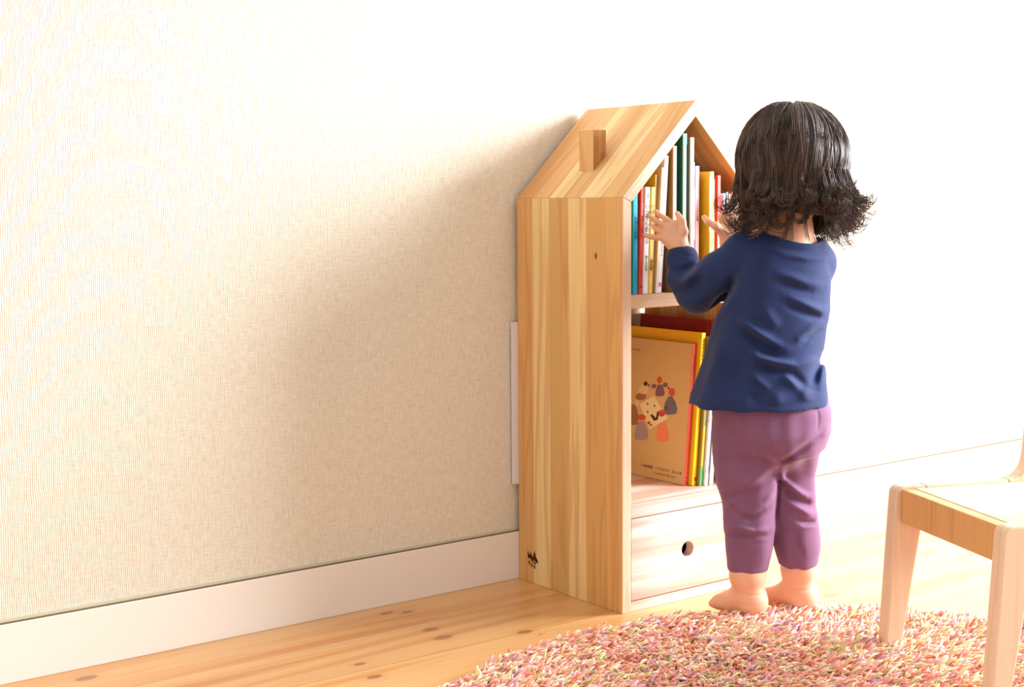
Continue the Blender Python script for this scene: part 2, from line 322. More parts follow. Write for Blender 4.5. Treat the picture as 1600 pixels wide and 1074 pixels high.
for cx_ in (305, 405, 500):
    if cx_ == 305: polys += [lgp((305, 710), (380, 730), (380, 745), (305, 725)), lgp((305, 760), (380, 780), (380, 795), (305, 775)), lgp((305, 820), (380, 840), (380, 858), (305, 838)), lgp((312, 710), (330, 710), (330, 840), (312, 840))]
    else: polys += [lgp((cx_, 740), (cx_+28, 745), (cx_+28, 885), (cx_, 880)), lgp((cx_+28, 760), (cx_+62, 765), (cx_+62, 785), (cx_+28, 780)), lgp((cx_+28, 820), (cx_+55, 825), (cx_+55, 845), (cx_+28, 840))]
yz_poly('burnt_logo', polys, -.0001, M_INK, CASE)['label'] = 'small burnt mark of fir trees and characters'
yz_poly('knot', [[(-.2205+.0028*math.cos(a), .568+.0055*math.sin(a)) for a in np.linspace(0, 2*math.pi, 13)[:-1]]], -.0001, plain('knot_brown', hexc(140, 88, 48), .7, .1), CASE, th=.0002)

# ------------------------------------------------------------------ books
_bm = {}
def cm(c, rough=.4):
    k = (c, rough)
    if k not in _bm: _bm[k] = plain('cover_%d_%d_%d' % c, hexc(*c), rough, .4, .03)
    return _bm[k]
M_PAGE = plain('book_pages', hexc(235, 228, 212), .8, .1)
def text_mesh(name, body, size, mat, parent, M, leading=1.0):
    cu = bpy.data.curves.new('t', 'FONT'); cu.body = body; cu.size = size; cu.align_x = 'CENTER'; cu.align_y = 'TOP'; cu.space_line = leading; cu.extrude = .0001; cu.resolution_u = 2
    to = bpy.data.objects.new('t', cu); COL.objects.link(to)
    dg = bpy.context.evaluated_depsgraph_get(); dg.update()
    me = bpy.data.meshes.new_from_object(to.evaluated_get(dg)); bpy.data.objects.remove(to); me.name = name
    me.materials.clear(); me.materials.append(mat)
    o = link(bpy.data.objects.new(name, me), parent); o.matrix_local = M; return o
def book(name, x, t, yf, depth, h, z, lean, spine, cover, label, group, title=None, tcol=(60, 55, 60), patches=(), rounded=False):
    root = empty(name, (x+t, yf, z), label, 'book', group); root.rotation_euler = (0, R(lean), 0)
    c = min(.0018, t*.25)
    # case: two boards and the spine, a U section seen from above (front is -y)
    e = .0012 if t > .006 else .0006
    outer = [(-t, depth), (-t, .0012), (-t+e, 0), (-e, 0), (0, .0012), (0, depth)]
    inner = [(-c, depth), (-c, c), (-t+c, c), (-t+c, depth)]
    pr = outer + inner; n = len(pr)
    V = [(a, b, 0) for a, b in pr] + [(a, b, h) for a, b in pr]
    F = [(i, (i+1) % n, (i+1) % n+n, i+n) for i in range(n)]
    bm = bmesh.new(); bv = [bm.verts.new(v) for v in V]
    for f in F: bm.faces.new([bv[q] for q in f])
    a = list(range(n))
    for off in (0, n):
        for q in ((0, 1, 8, 9), (1, 2, 3, 4, 7, 8), (4, 5, 6, 7)): bm.faces.new([bv[off+i] for i in q])
    bmesh.ops.recalc_face_normals(bm, faces=bm.faces)
    me = bpy.data.meshes.new('cover'); bm.to_mesh(me); bm.free(); me.materials.append(cm(cover)); me.materials.append(cm(spine))
    for p in me.polygons:
        if p.normal.y < -.5 and p.center.y < .001: p.material_index = 1
    link(bpy.data.objects.new('cover', me), root)
    box('pages', -t+c+.0001, -c-.0001, c+.0002, depth-.003, .0025, h-.0025, M_PAGE, root)
    RX = Matrix.Rotation(R(90), 4, 'X')
    for txt, frac, sz in (title or ()):
        text_mesh('title', '\n'.join(txt), sz, cm(tcol, .6), root, Matrix.Translation((-t/2, -.00015, h*frac)) @ RX, leading=.95)
    for px0, px1, z0, z1, colr in patches:
        q = box('spine_patch', -t+px0*t, -t+px1*t, -.00018, .0001, h*z0, h*z1, cm(colr), root); q['label'] = 'coloured patch printed on the spine'
    return root
Z1 = ZS1+.0002
G1 = 'picture books standing on the upper shelf'; G2 = 'large picture books leaning in the lower compartment'
K = (60, 52, 58); PK = (205, 80, 120)
B = book
B('picture_book', .0215, .0120, -.266, .19, .1455, Z1, 0, (120, 190, 105), (95, 165, 90), 'slim green book at the far left of the upper shelf, against the side panel', G1, [('にほんのむかし', .80, .0060)], (190, 110, 80))
B('picture_book', .0345, .0105, -.270, .20, .157, Z1, 0, (40, 180, 215), (20, 120, 120), 'turquoise blue book next to the slim green one', G1, [('あおいうみの', .78, .0062)], (30, 110, 160))
B('picture_book', .0455, .0068, -.272, .20, .168, Z1, 1.2, (222, 62, 52), (200, 60, 50), 'bright red book between the turquoise and the white lettered one', G1, [('うさこちゃん', .85, .0055)], (245, 200, 190), [(.1, .9, .06, .08, (150, 30, 30))])
B('picture_book', .0528, .0108, -.273, .20, .168, Z1, 1.6, (238, 234, 230), (225, 220, 212), 'white book with black lettering and a small blue mark, between red and mustard spines', G1, [('いつでも会える', .84, .0095), ('絵と文の本', .36, .0052)], K, [(.3, .75, .90, .945, (90, 170, 215))])
B('picture_book', .0640, .0090, -.273, .20, .168, Z1, 2.2, (226, 186, 84), (200, 160, 70), 'mustard book with black characters right of the white lettered book', G1, [('ぐるんぱ', .84, .0090), ('福音館', .32, .0060)], (70, 45, 25))
B('picture_book', .0733, .0045, -.268, .19, .188, Z1, 3.0, (244, 236, 190), (196, 164, 40), 'thin book with cream spine and olive yellow cover, taller than the mustard one', G1)
B('picture_book', .0781, .0058, -.274, .20, .199, Z1, 3.8, (222, 210, 185), (205, 165, 110), 'tan backed book with a pale spine left of the pink lettered one', G1)
B('picture_book', .0842, .0098, -.272, .21, .218, Z1, 4.0, (236, 230, 238), (215, 205, 205), 'leaning white book with violet and pink lettering beside the dark gap', G1, [('ちいさなおうち', .93, .0075), ('ももいろのきりん', .48, .0062)], (150, 70, 120), [(.2, .8, .045, .075, (225, 90, 160))])
B('picture_book', .1125, .0078, -.278, .21, .233, Z1, 0, (246, 243, 236), (160, 118, 52), 'tall book with white spine and olive brown cover beside the dark gap', G1, [], K, [(.15, .85, .67, .70, (200, 205, 212))])
B('picture_book', .1325, .0082, -.279, .21, .253, Z1, 0, (150, 218, 195), (36, 88, 72), 'tallest book, mint spine and dark green cover, under the roof ridge', G1, [('もりのなかへ', .90, .0068)], (235, 250, 240), [(0, 1, .93, 1.0, (40, 140, 125))])
B('picture_book', .1485, .0088, -.279, .21, .247, Z1, 0, (248, 246, 242), (150, 132, 112), 'tall book with plain white spine and grey cover, left of the pink ones', G1)
B('picture_book', .1590, .0080, -.271, .19, .208, Z1, 0, (246, 188, 210), (240, 180, 205), 'pale pink book with a white band and grey lettering', G1, [('せなけいこ', .30, .0055)], (170, 120, 130), [(0, 1, .40, .80, (250, 225, 232))])
B('picture_book', .1675, .0098, -.271, .19, .202, Z1, 0, (240, 180, 178), (225, 160, 160), 'rose book with a line of tiny dark lettering left of the thick yellow one', G1, [('いないいないばあ', .74, .0048), ('松谷', .28, .0070)], (120, 60, 70))
B('picture_book', .1880, .0105, -.283, .20, .193, Z1, 0, (250, 226, 96), (238, 196, 40), 'thick yellow book with an orange patch, protruding from the row', G1, [], K, [(.35, 1, .36, .56, (250, 190, 60)), (.0, .45, .5, .95, (252, 246, 190))])
B('picture_book', .1990, .0085, -.272, .19, .189, Z1, 0, (236, 236, 238), (225, 225, 225), 'white book with a mauve top block and black characters', G1, [('こんにちは', .55, .0085)], (50, 55, 55), [(.2, 1, .74, .98, (232, 150, 185)), (.3, .9, .68, .72, (140, 215, 195))])
B('picture_book', .2080, .0060, -.270, .19, .181, Z1, 0, (206, 204, 204), (190, 60, 50), 'grey white book with small black characters beside the tall red one', G1, [('だるまさん', .82, .0062)], K)
B('picture_book', .2145, .0085, -.274, .19, .187, Z1, 0, (222, 66, 40), (200, 40, 30), 'tall orange red book with a cream triangle on its spine', G1, [], K, [(.2, .85, .30, .48, (245, 200, 150)), (.1, .9, .56, .60, (245, 150, 90))])
for x, t, h, c, lb in ((.2235, .0060, .158, (205, 50, 48), 'small dark red book next to the tall orange red one'), (.2300, .0055, .158, (236, 226, 205), 'small cream book in the low group at the right'),
                       (.2360, .0070, .160, (50, 90, 140), 'small navy blue book in the low group at the right'), (.2435, .0042, .157, (236, 200, 60), 'small yellow book right of the navy blue one'),
                       (.2482, .0070, .160, (215, 80, 70), 'small coral red book right of the small yellow one'), (.2560, .0080, .156, (228, 190, 180), 'small pale pink book at the right end, mostly behind the hair')):
    B('picture_book', x, t, -.272, .17, h, Z1, 0, c, c, lb, G1, [('えほん', .8, .0045)] if t > .0055 else None, (245, 235, 225) if c != (236, 226, 205) else (120, 70, 60))
Z2 = ZS2+.0002; LN = 4.7
big = B('picture_book', .1880, .0088, -.227, .208, .240, Z2, LN, (238, 92, 84), (200, 168, 120), 'tan picture book with a red spine, its illustrated cover facing the empty space', G2, [('おとぎばなし', .93, .0066)], (190, 50, 60), [(0, 1, .018, .024, (200, 50, 60)), (0, 1, .055, .06, (200, 50, 60))])
B('picture_book', .1975, .0100, -.236, .216, .259, Z2, LN, (246, 214, 30), (226, 178, 24), 'yellow picture book standing taller just behind the tan one', G2, [('きいろいほん', .96, .0066)], (120, 60, 20), [(.45, .95, .03, .055, (200, 45, 35))])
B('picture_book', .2083, .0072, -.243, .19, .252, Z2, LN, (222, 186, 60), (150, 135, 60), 'olive and yellow dotted book with a green foot', G2, [], K, [(0, 1, 0, .10, (70, 160, 90)), (0, .65, .10, .13, (70, 160, 90)), (0, 1, .40, 1, (150, 140, 90))])
B('picture_book', .2163, .0084, -.247, .19, .250, Z2, LN, (246, 244, 248), (235, 235, 235), 'white picture book with widely spaced grey characters down its spine', G2, [('あめのひの', .62, .0105), ('こぐま社', .20, .0080)], (100, 104, 120))
B('picture_book', .2253, .0058, -.249, .19, .245, Z2, LN, (235, 240, 240), (170, 180, 180), 'thin white book with a grey green edge beside the leg', G2, [], K, [(0, .35, .1, 1, (170, 190, 185)), (.2, 1, .82, .9, (60, 150, 190))])
B('picture_book', .2315, .0070, -.246, .19, .232, Z2, LN, (240, 232, 228), (200, 140, 130), 'white book with a red edge partly hidden by the child\'s leg', G2, [], K, [(0, .3, .05, .35, (205, 110, 110))])
B('picture_book', .2392, .0110, -.205, .17, .276, Z2, LN, (140, 34, 30), (150, 36, 32), 'tallest lower book, dark red, rising at the back behind the yellow one', G2)
# illustration on the tan cover: small robed figures round a sheet of paper (plain generic shapes)
def cv(px, py):
    tz = (741+(px-986)*.2275-py)/1000; s = (1069.5-(px-tz*.08*800))*.00162
    return (s, tz)
def blob(cx_, cy_, rx, ry, n=16, top=1.0):
    out = []
    for a in np.linspace(0, 2*math.pi, n, endpoint=False):
        k = top if math.sin(a) > 0 else 1
        out.append(cv(cx_+rx*math.cos(a)*(k if k != 1 else 1), cy_-ry*math.sin(a)))
    return out
def robe(x0, x1, y0, y1, nk=.45):
    c = (x0+x1)/2; w_ = (x1-x0)/2; h = y1-y0
    return [cv(c+w_*a, y0+h*b) for a, b in ((-nk, 0), (nk, 0), (.8, .35), (1, .7), (.85, .95), (.4, 1), (-.4, 1), (-.85, .95), (-1, .7), (-.8, .35))]
def art(name, polys, c, off):
    for q in polys: yz_poly(name, [q], -.0088-off, cm(c, .7), big, th=.0001)
PU, GY, OR, RD, BR, CR, DK, LI = (120, 84, 120), (104, 98, 122), (222, 130, 96), (196, 78, 58), (150, 106, 72), (222, 206, 172), (62, 44, 44), (160, 136, 148)
art('printed_figure', [robe(1026, 1041, 588, 608), blob(1024, 590, 4, 4), blob(1042, 589, 4, 4)], PU, .0001)
art('printed_figure', [robe(1039, 1060, 609, 640, .3)], GY, .0001)
art('printed_figure', [robe(1027, 1047, 652, 686, .5)], OR, .0001)
art('printed_figure', [robe(992, 1015, 650, 683, .4)], LI, .0001)
art('printed_figure', [robe(984, 999, 620, 656, .5), blob(1003, 607, 9, 6)], BR, .0001)
art('printed_figure', [[cv(1001, 620), cv(1024, 607), cv(1046, 646), cv(1017, 664)]], CR, .00012)
art('printed_figure', [blob(1008, 595, 8, 8), blob(997, 618, 4, 6)], (214, 184, 150), .00022)
art('printed_figure', [blob(1033, 580, 4, 6), blob(1052, 602, 5, 7), blob(1004, 643, 7, 5), blob(1036, 637, 6, 6)], RD, .00024)
art('printed_figure', [blob(1011, 585, 3.2, 4), [cv(1018, 640), cv(1021, 638), cv(1027, 645), cv(1029, 634), cv(1032, 635), cv(1030, 648), cv(1024, 650)]] + [blob(a, b, 1.2, 2) for a, b in ((1014, 620), (1025, 624), (1014, 634), (1044, 628), (1016, 588), (1047, 595))], DK, .00032)
art('printed_figure', [blob(1016, 653, 2.4, 3), blob(1019, 657, 2, 2), blob(1037, 640, 3, 3)], (190, 60, 60), .00034)
def cover_text(body, px, py, size):
    s, tz = cv(px, py)
    M = Matrix.Translation((-.0088-.0002, s, tz)) @ Matrix(((0, 0, -1, 0), (-1, 0, 0, 0), (0, 1, 0, 0), (0, 0, 0, 1)))
    return text_mesh('printed_text', body, size, cm((84, 56, 36), .7), big, M)
cover_text('え 絵本画集   こどものとも   ほんの本', 1034, 730, .0062)
cover_text('こどものほんのとも社  えほん', 1040, 741, .0040)
cover_text('むかしばなし', 996, 522, .0044)

# ------------------------------------------------------------------ signed-distance modelling
class SDF:
    def __init__(s, lo, hi, h):
        s.lo = np.array(lo, np.float32); s.h = h; s.n = np.ceil((np.array(hi)-s.lo)/h).astype(int)+1
        s.F = np.full(s.n, .05, np.float32)
    def sub(s, lo, hi):
        a = np.maximum(((np.array(lo)-s.lo)/s.h).astype(int)-1, 0); b = np.minimum(((np.array(hi)-s.lo)/s.h).astype(int)+2, s.n)
        sl = tuple(slice(int(a[i]), int(max(b[i], a[i]))) for i in range(3))
        ax = [s.lo[i]+s.h*np.arange(sl[i].start, sl[i].stop, dtype=np.float32) for i in range(3)]
        return sl, ax[0][:, None, None], ax[1][None, :, None], ax[2][None, None, :]
    def comb(s, sl, f, k, mode):
        A = s.F[sl]
        if mode == 'sub': A, f = -A, f
        if k > 0:
            hh = np.maximum(k-np.abs(A-f), 0)/k; r = np.minimum(A, f)-hh*hh*k*.25
        else: r = np.minimum(A, f)
        s.F[sl] = -r if mode == 'sub' else r
    def cap(s, p, q, ra, rb, k=.01, mode='add', flat=None):
        p = np.array(p, np.float32); q = np.array(q, np.float32); m = max(ra, rb)+k+.012
        sl, X, Y, Z = s.sub(np.minimum(p, q)-m, np.maximum(p, q)+m)
        d = q-p; L2 = float(d@d)+1e-12
        t = np.clip(((X-p[0])*d[0]+(Y-p[1])*d[1]+(Z-p[2])*d[2])/L2, 0, 1)
        f = np.sqrt((X-p[0]-t*d[0])**2+(Y-p[1]-t*d[1])**2+(Z-p[2]-t*d[2])**2)-(ra+(rb-ra)*t)
        s.comb(sl, f, k, mode)
    def chain(s, pts, k=.01, **kw):
        for (p, ra), (q, rb) in zip(pts[:-1], pts[1:]): s.cap(p, q, ra, rb, k, **kw)
    def ell(s, c, r, k=.01, mode='add', yaw=0, M=None):
        c = np.array(c, np.float32); m = max(r)+k+.012
        sl, X, Y, Z = s.sub(c-m, c+m); X, Y, Z = X-c[0], Y-c[1], Z-c[2]
        if M is None: M = np.array(Matrix.Rotation(yaw, 3, 'Z')).T
        a = (M[0][0]*X+M[0][1]*Y+M[0][2]*Z)/r[0]; b = (M[1][0]*X+M[1][1]*Y+M[1][2]*Z)/r[1]; e = (M[2][0]*X+M[2][1]*Y+M[2][2]*Z)/r[2]
        n0 = np.sqrt(a*a+b*b+e*e); n1 = np.sqrt((a/r[0])**2+(b/r[1])**2+(e/r[2])**2)+1e-6
        s.comb(sl, n0*(n0-1)/n1, k, mode)
    def loft(s, rings, k=.01, mode='add', yaw=0, pad=.006):
        """rings: (center xyz, a, b) stacked by z"""
        rings = sorted(rings, key=lambda q: q[0][2]); z = np.array([q[0][2] for q in rings])
        m = max(max(q[1], q[2]) for q in rings)+k+.012
        lo = np.min([q[0] for q in rings], 0)-m; hi = np.max([q[0] for q in rings], 0)+m
        lo[2] = z[0]-k-.015; hi[2] = z[-1]+k+.015
        sl, X, Y, Z = s.sub(lo, hi); zz = Z.ravel()
        it = lambda v: np.interp(zz, z, v)[None, None, :].astype(np.float32)
        cx_, cy_, a, b = it([q[0][0] for q in rings]), it([q[0][1] for q in rings]), it([q[1] for q in rings]), it([q[2] for q in rings])
        c_, s_ = math.cos(yaw), math.sin(yaw); x = X-cx_; y = Y-cy_; xr = c_*x+s_*y; yr = -s_*x+c_*y
        n0 = (np.abs(xr/a)**2.3+np.abs(yr/b)**2.3)**(1/2.3); f = (n0-1)*np.minimum(a, b)
        f = np.maximum(f, np.maximum(z[0]-Z, Z-z[-1]))
        s.comb(sl, f.astype(np.float32), k, mode)
    def crease(s, pts, w, amp, dmax=.0, both=False):
        amp *= 2.3 if abs(amp) > .0017 else 1.0
        """ridge (amp>0) or furrow (amp<0) running along photo points on the near side of the cloth"""
        if not hasattr(s, 'PX'):
            ax = [s.lo[i]+s.h*np.arange(s.n[i], dtype=np.float32) for i in range(3)]
            X, Y, Z = ax[0][:, None, None]-CAM.x, ax[1][None, :, None]-CAM.y, ax[2][None, None, :]-CAM.z
            dz = fw.x*X+fw.y*Y+fw.z*Z
            s.PX = (800+FPX*(rt.x*X+rt.y*Y+rt.z*Z)/dz).astype(np.float32); s.PY = (537-FPX*(up.x*X+up.y*Y+up.z*Z)/dz).astype(np.float32)
            s.DD = ((X+CAM.x-P0.x)*HF.x+(Y+CAM.y-P0.y)*HF.y+0*Z).astype(np.float32)
        n = len(pts)-1; w = w*1.3 if abs(amp) > .0019 else w
        m = (np.abs(s.F) < .012) & (s.DD < dmax); px = s.PX[m]; py = s.PY[m]; bst = np.full(px.shape, 1e9, np.float32); tt = np.zeros(px.shape, np.float32)
        for i in range(n):
            (x0, y0), (x1, y1) = pts[i], pts[i+1]; dx, dy_ = x1-x0, y1-y0
            t = np.clip(((px-x0)*dx+(py-y0)*dy_)/(dx*dx+dy_*dy_), 0, 1); d2 = (px-x0-t*dx)**2+(py-y0-t*dy_)**2
            u = d2 < bst; bst[u] = d2[u]; tt[u] = (i+t[u])/n
        tap = np.sin(np.pi*np.clip(tt, .03, .97))**.8
        s.F[m] -= amp*tap*np.exp(-bst/(w*w))
    def mesh(s):
        F = s.F; ins = F < 0
        ix = []
        c = ins[:-1, :-1, :-1].astype(np.int8)
        for a in (0, 1):
            for b in (0, 1):
                for e in (0, 1):
                    if a+b+e: c = c+ins[a:F.shape[0]-1+a, b:F.shape[1]-1+b, e:F.shape[2]-1+e]
        cell = (c > 0) & (c < 8); I = np.argwhere(cell); idx = np.full(cell.shape, -1, np.int32); idx[cell] = np.arange(len(I))
        acc = np.zeros((len(I), 3), np.float32); cnt = np.zeros(len(I), np.float32)
        cor = [(a, b, e) for a in (0, 1) for b in (0, 1) for e in (0, 1)]
        val = {q: F[I[:, 0]+q[0], I[:, 1]+q[1], I[:, 2]+q[2]] for q in cor}
        for q in cor:
            for ax in range(3):
                if q[ax] == 0:
                    r = list(q); r[ax] = 1; r = tuple(r); a, b = val[q], val[r]; m = (a < 0) != (b < 0)
                    t = a[m]/(a[m]-b[m]); p = np.tile(np.array(q, np.float32), (m.sum(), 1)); p[:, ax] = t; acc[m] += p; cnt[m] += 1
        V = s.lo+s.h*(I+acc/cnt[:, None]); Q = []
        for ax in range(3):
            o1, o2 = (ax+1) % 3, (ax+2) % 3
            A = np.take(ins, range(0, F.shape[ax]-1), ax); Bq = np.take(ins, range(1, F.shape[ax]), ax); E = np.argwhere(A != Bq)
            E = E[(E[:, o1] > 0) & (E[:, o2] > 0) & (E[:, o1] < F.shape[o1]-1) & (E[:, o2] < F.shape[o2]-1)]
            fl = A[E[:, 0], E[:, 1], E[:, 2]]
            def g(d1, d2):
                e = E.copy(); e[:, o1] -= d1; e[:, o2] -= d2; return idx[e[:, 0], e[:, 1], e[:, 2]]
            q = np.stack([g(1, 1), g(0, 1), g(0, 0), g(1, 0)], 1); q[~fl] = q[~fl][:, ::-1]; Q.append(q)
        Q = np.concatenate(Q); Q = Q[(Q >= 0).all(1)]
        return V, Q

# ------------------------------------------------------------------ child
def m_skin():
    m, nt, b = mat_new('skin')
    tc = N(nt, 'ShaderNodeTexCoord'); n1 = N(nt, 'ShaderNodeTexNoise', i_Scale=14.0, i_Detail=2.0); L(nt, tc.outputs['Object'], n1.inputs['Vector'])
    rp = ramp(nt, [(.35, hexc(226, 168, 134)), (.6, hexc(232, 178, 146))]); L(nt, n1.outputs[0], rp.inputs[0]); L(nt, rp.outputs[0], b.inputs['Base Color'])
    b.inputs['Roughness'].default_value = .5; b.inputs['Subsurface Weight'].default_value = .15; b.inputs['Subsurface Radius'].default_value = (.012, .005, .003); b.inputs['Subsurface Scale'].default_value = .6
    b.inputs['Specular IOR Level'].default_value = .35
    return m
def m_cloth(name, c, c2, scale=900):
    m, nt, b = mat_new(name)
    tc = N(nt, 'ShaderNodeTexCoord'); n1 = N(nt, 'ShaderNodeTexNoise', i_Scale=float(scale), i_Detail=1.0); L(nt, tc.outputs['Object'], n1.inputs['Vector'])
    n2 = N(nt, 'ShaderNodeTexNoise', i_Scale=18.0, i_Detail=3.0); L(nt, tc.outputs['Object'], n2.inputs['Vector'])
    ad = N(nt, 'ShaderNodeMath', operation='ADD'); L(nt, n1.outputs[0], ad.inputs[0]); L(nt, n2.outputs[0], ad.inputs[1])
    rp = ramp(nt, [(.35, c), (.65, c2)]); hf = N(nt, 'ShaderNodeMath', operation='MULTIPLY', i_1=.5); L(nt, ad.outputs[0], hf.inputs[0]); L(nt, hf.outputs[0], rp.inputs[0])
    L(nt, rp.outputs[0], b.inputs['Base Color']); b.inputs['Roughness'].default_value = .8; b.inputs['Specular IOR Level'].default_value = .2
    b.inputs['Sheen Weight'].default_value = .15; b.inputs['Sheen Roughness'].default_value = .4
    bp = N(nt, 'ShaderNodeBump', i_Strength=.12, i_Distance=.0008); L(nt, n1.outputs[0], bp.inputs['Height']); L(nt, bp.outputs[0], b.inputs['Normal'])
    return m
M_SKIN = m_skin(); M_SHIRT = m_cloth('navy_jersey', hexc(30, 42, 80), hexc(38, 52, 98)); M_PANTS = m_cloth('plum_jersey', hexc(122, 82, 112), hexc(134, 92, 124))
PERSON = empty('person', (.145, -.465, 0), 'barefoot toddler with dark curly hair, navy top and plum trousers reaching for the books', 'person')
S1 = 1/1040.
def wp(px, py, dd): return tuple(pix(px, py, dd))
def local(V): return np.asarray(V)-np.array([P0.x, P0.y, 0])
YB = R(-20)     # body yaw (turned towards the shelf)

# --- body: one continuous skin surface
b = SDF((-.03, -.60, .004), (.33, -.24, .83), .0019)
# legs and feet
def leg(pts): b.chain([(wp(x, y, d), r*S1) for x, y, r, d in pts], k=.008)
leg([(1180, 660, 36, .005), (1172, 780, 28, .008), (1168, 860, 28.5, .0), (1168, 900, 27.5, -.002), (1170, 930, 22.5, .0), (1172, 948, 21.5, .0)])
leg([(1235, 660, 34, .025), (1241, 780, 22, .03), (1246, 850, 26, .026), (1248, 890, 27.5, .026), (1248, 925, 23.5, .028), (1250, 945, 22.5, .026)])
def foot(hx, hy, hd, dirx, diry, side):
    h = Vector(wp(hx, hy, hd)); h.z = .0345; d = Vector((dirx, diry, 0)).normalized(); l = Vector((-d.y, d.x, 0))
    P = lambda f, s_, z: tuple(h + d*f + l*s_ + Vector((0, 0, z-h.z)))
    b.ell(P(-.001, 0, .0365), (.0215, .0225, .022), k=.012)
    b.chain([(P(.0, 0, .040), .020), (P(.025, 0, .037), .0185), (P(.052, side*.002, .0285), .013)], k=.014)
    b.cap(P(.03, -side*.008, .029), P(.058, -side*.014, .0265), .014, .0125, k=.012)
    b.cap(P(.03, side*.008, .030), P(.062, side*.008, .027), .014, .0125, k=.012)
    for i, (f, s_, r) in enumerate(((.080, .0150, .0080), (.080, .0035, .0058), (.077, -.0055, .0056), (.073, -.0135, .0052), (.066, -.0215, .0062))):
        b.cap(P(f-.025, side*s_*.9, .027), P(f, side*s_, .0235), r*.9, r, k=.004)
foot(1174, 950, -.006, .06, .99, -1)       # left foot: inner side = +x of l? big toe towards the body midline
foot(1253, 948, .022, -.06, .99, 1)
# torso under the clothes
TR = lambda y, c, hw, dd=0.0, fb=.72: (np.array(wp(c, y, dd)), hw*S1, hw*S1*fb)
b.loft([TR(700, 1205, 60, .01, .75), TR(650, 1207, 68, .005, .75), TR(600, 1202, 66, .005), TR(500, 1210, 62, .01), TR(430, 1218, 62, .006), TR(398, 1222, 58, .0)], k=.02, yaw=YB)
b.cap(wp(1162, 416, .006), wp(1268, 418, .024), .024, .024, k=.015)
b.chain([(wp(1222, 398, .0), .044), (wp(1232, 370, .004), .033), (wp(1236, 325, .012), .030)], k=.02)
b.cap(wp(1200, 392, -.002), wp(1268, 394, .014), .019, .016, k=.02)
# head: skull, face, nose, cheeks, ears
HC = Vector(wp(1236, 262, .022)); FD = Vector((-.13, .99, 0)).normalized(); FL = Vector((-FD.y, FD.x, 0))
HP = lambda f, l_, u_: tuple(HC + FD*f + FL*l_ + Vector((0, 0, u_)))
yh = math.atan2(-FD.x, FD.y)
b.ell(HP(0, 0, .004), (.067, .076, .071), k=.02, yaw=yh)
b.ell(HP(.030, 0, -.030), (.050, .042, .042), k=.02, yaw=yh)
b.ell(HP(.060, 0, -.052), (.018, .014, .012), k=.012, yaw=yh)
for sd in (1, -1):
    b.ell(HP(.055, sd*.026, -.033), (.019, .016, .017), k=.012, yaw=yh)
    b.ell(HP(.073, sd*.0215, -.003), (.011, .007, .0055), k=.004, yaw=yh, mode='sub')
    b.ell(HP(.0665, sd*.0215, -.003), (.0085, .0085, .0075), k=.002, yaw=yh)
    b.ell(HP(.004, sd*.068, -.010), (.005, .010, .016), k=.004, yaw=yh)
b.cap(HP(.073, 0, -.006), HP(.081, 0, -.020), .004, .0065, k=.006)
b.cap(HP(.074, -.009, -.0375), HP(.074, .009, -.0375), .0035, .0035, k=.003)
b.cap(HP(.0725, -.008, -.0445), HP(.0725, .008, -.0445), .0036, .0036, k=.003)
b.cap(HP(.079, -.011, -.041), HP(.079, .011, -.041), .0012, .0012, k=.001, mode='sub')
# arms under the sleeves
b.chain([(wp(1158, 412, .004), .022), (wp(1088, 454, .045), .0205), (wp(1066, 408, .088), .0165)], k=.012)
b.chain([(wp(1268, 414, .024), .022), (wp(1235, 440, .115), .020), (wp(1150, 392, .140), .0165)], k=.012)
def hand(wrist, palm, fingers, thumb, back, rw=.0165, pw=.0075):
    """wrist, knuckle centre, list of (knuckle, mid, tip), thumb chain; every entry is (px,py,dd)"""
    W_, K_ = Vector(wp(*wrist)), Vector(wp(*palm))
    b.cap(W_, W_.lerp(K_, .35), rw, rw*.93, k=.008)
    ks = [Vector(wp(*f[0])) for f in fingers]
    for q in ks:
        b.cap(W_.lerp(K_, .15), q, .0100, pw, k=.005)
        b.cap(W_.lerp(q, .5), q, .0095, pw, k=.005)
    for f in fingers:
        p = [Vector(wp(*q)) for q in f]; rr = (.0052, .0046, .0043, .0036)
        for i in range(len(p)-1): b.cap(p[i], p[i+1], rr[i], rr[i+1], k=.0012)
    p = [Vector(wp(*q)) for q in thumb]; rr = (.0090, .0062, .0056, .0044)
    for i in range(len(p)-1): b.cap(p[i], p[i+1], rr[i], rr[i+1], k=.004 if i else .007)
# left hand, spread over the book spines
hand((1065, 394, .088), (1051, 362, .096),
     [((1053, 351, .098), (1040, 342, .100), (1031, 336, .104), (1024.5, 330.5, .107)),
      ((1045, 356, .097), (1032, 349.5, .098), (1022, 343, .100), (1014.5, 337, .1015)),
      ((1040, 363, .097), (1031, 361, .099), (1025, 358, .101), (1020.5, 354, .103)),
      ((1037, 371.5, .094), (1026, 371.5, .095), (1016, 370, .096), (1007, 367.5, .097))],
     [(1064, 380, .092), (1069, 362, .090), (1066, 346, .095), (1058, 334, .106)], -1, rw=.0160, pw=.0062)
# right hand, reaching past the neck
hand((1140, 380, .146), (1139, 345, .150),
     [((1130, 340, .152), (1137, 326, .153), (1144, 315, .172), (1147, 306, .190)),
      ((1138, 338, .152), (1147, 325, .154), (1154, 314, .174), (1157, 306, .194)),
      ((1146, 342, .151), (1156, 331, .154), (1163, 322, .161), (1166, 315, .170)),
      ((1151, 350, .149), (1161, 343, .153), (1168, 336, .161), (1171, 330, .168))],
     [(1134, 368, .144), (1119, 354, .140), (1107, 347, .146), (1100, 340, .155)], -1)
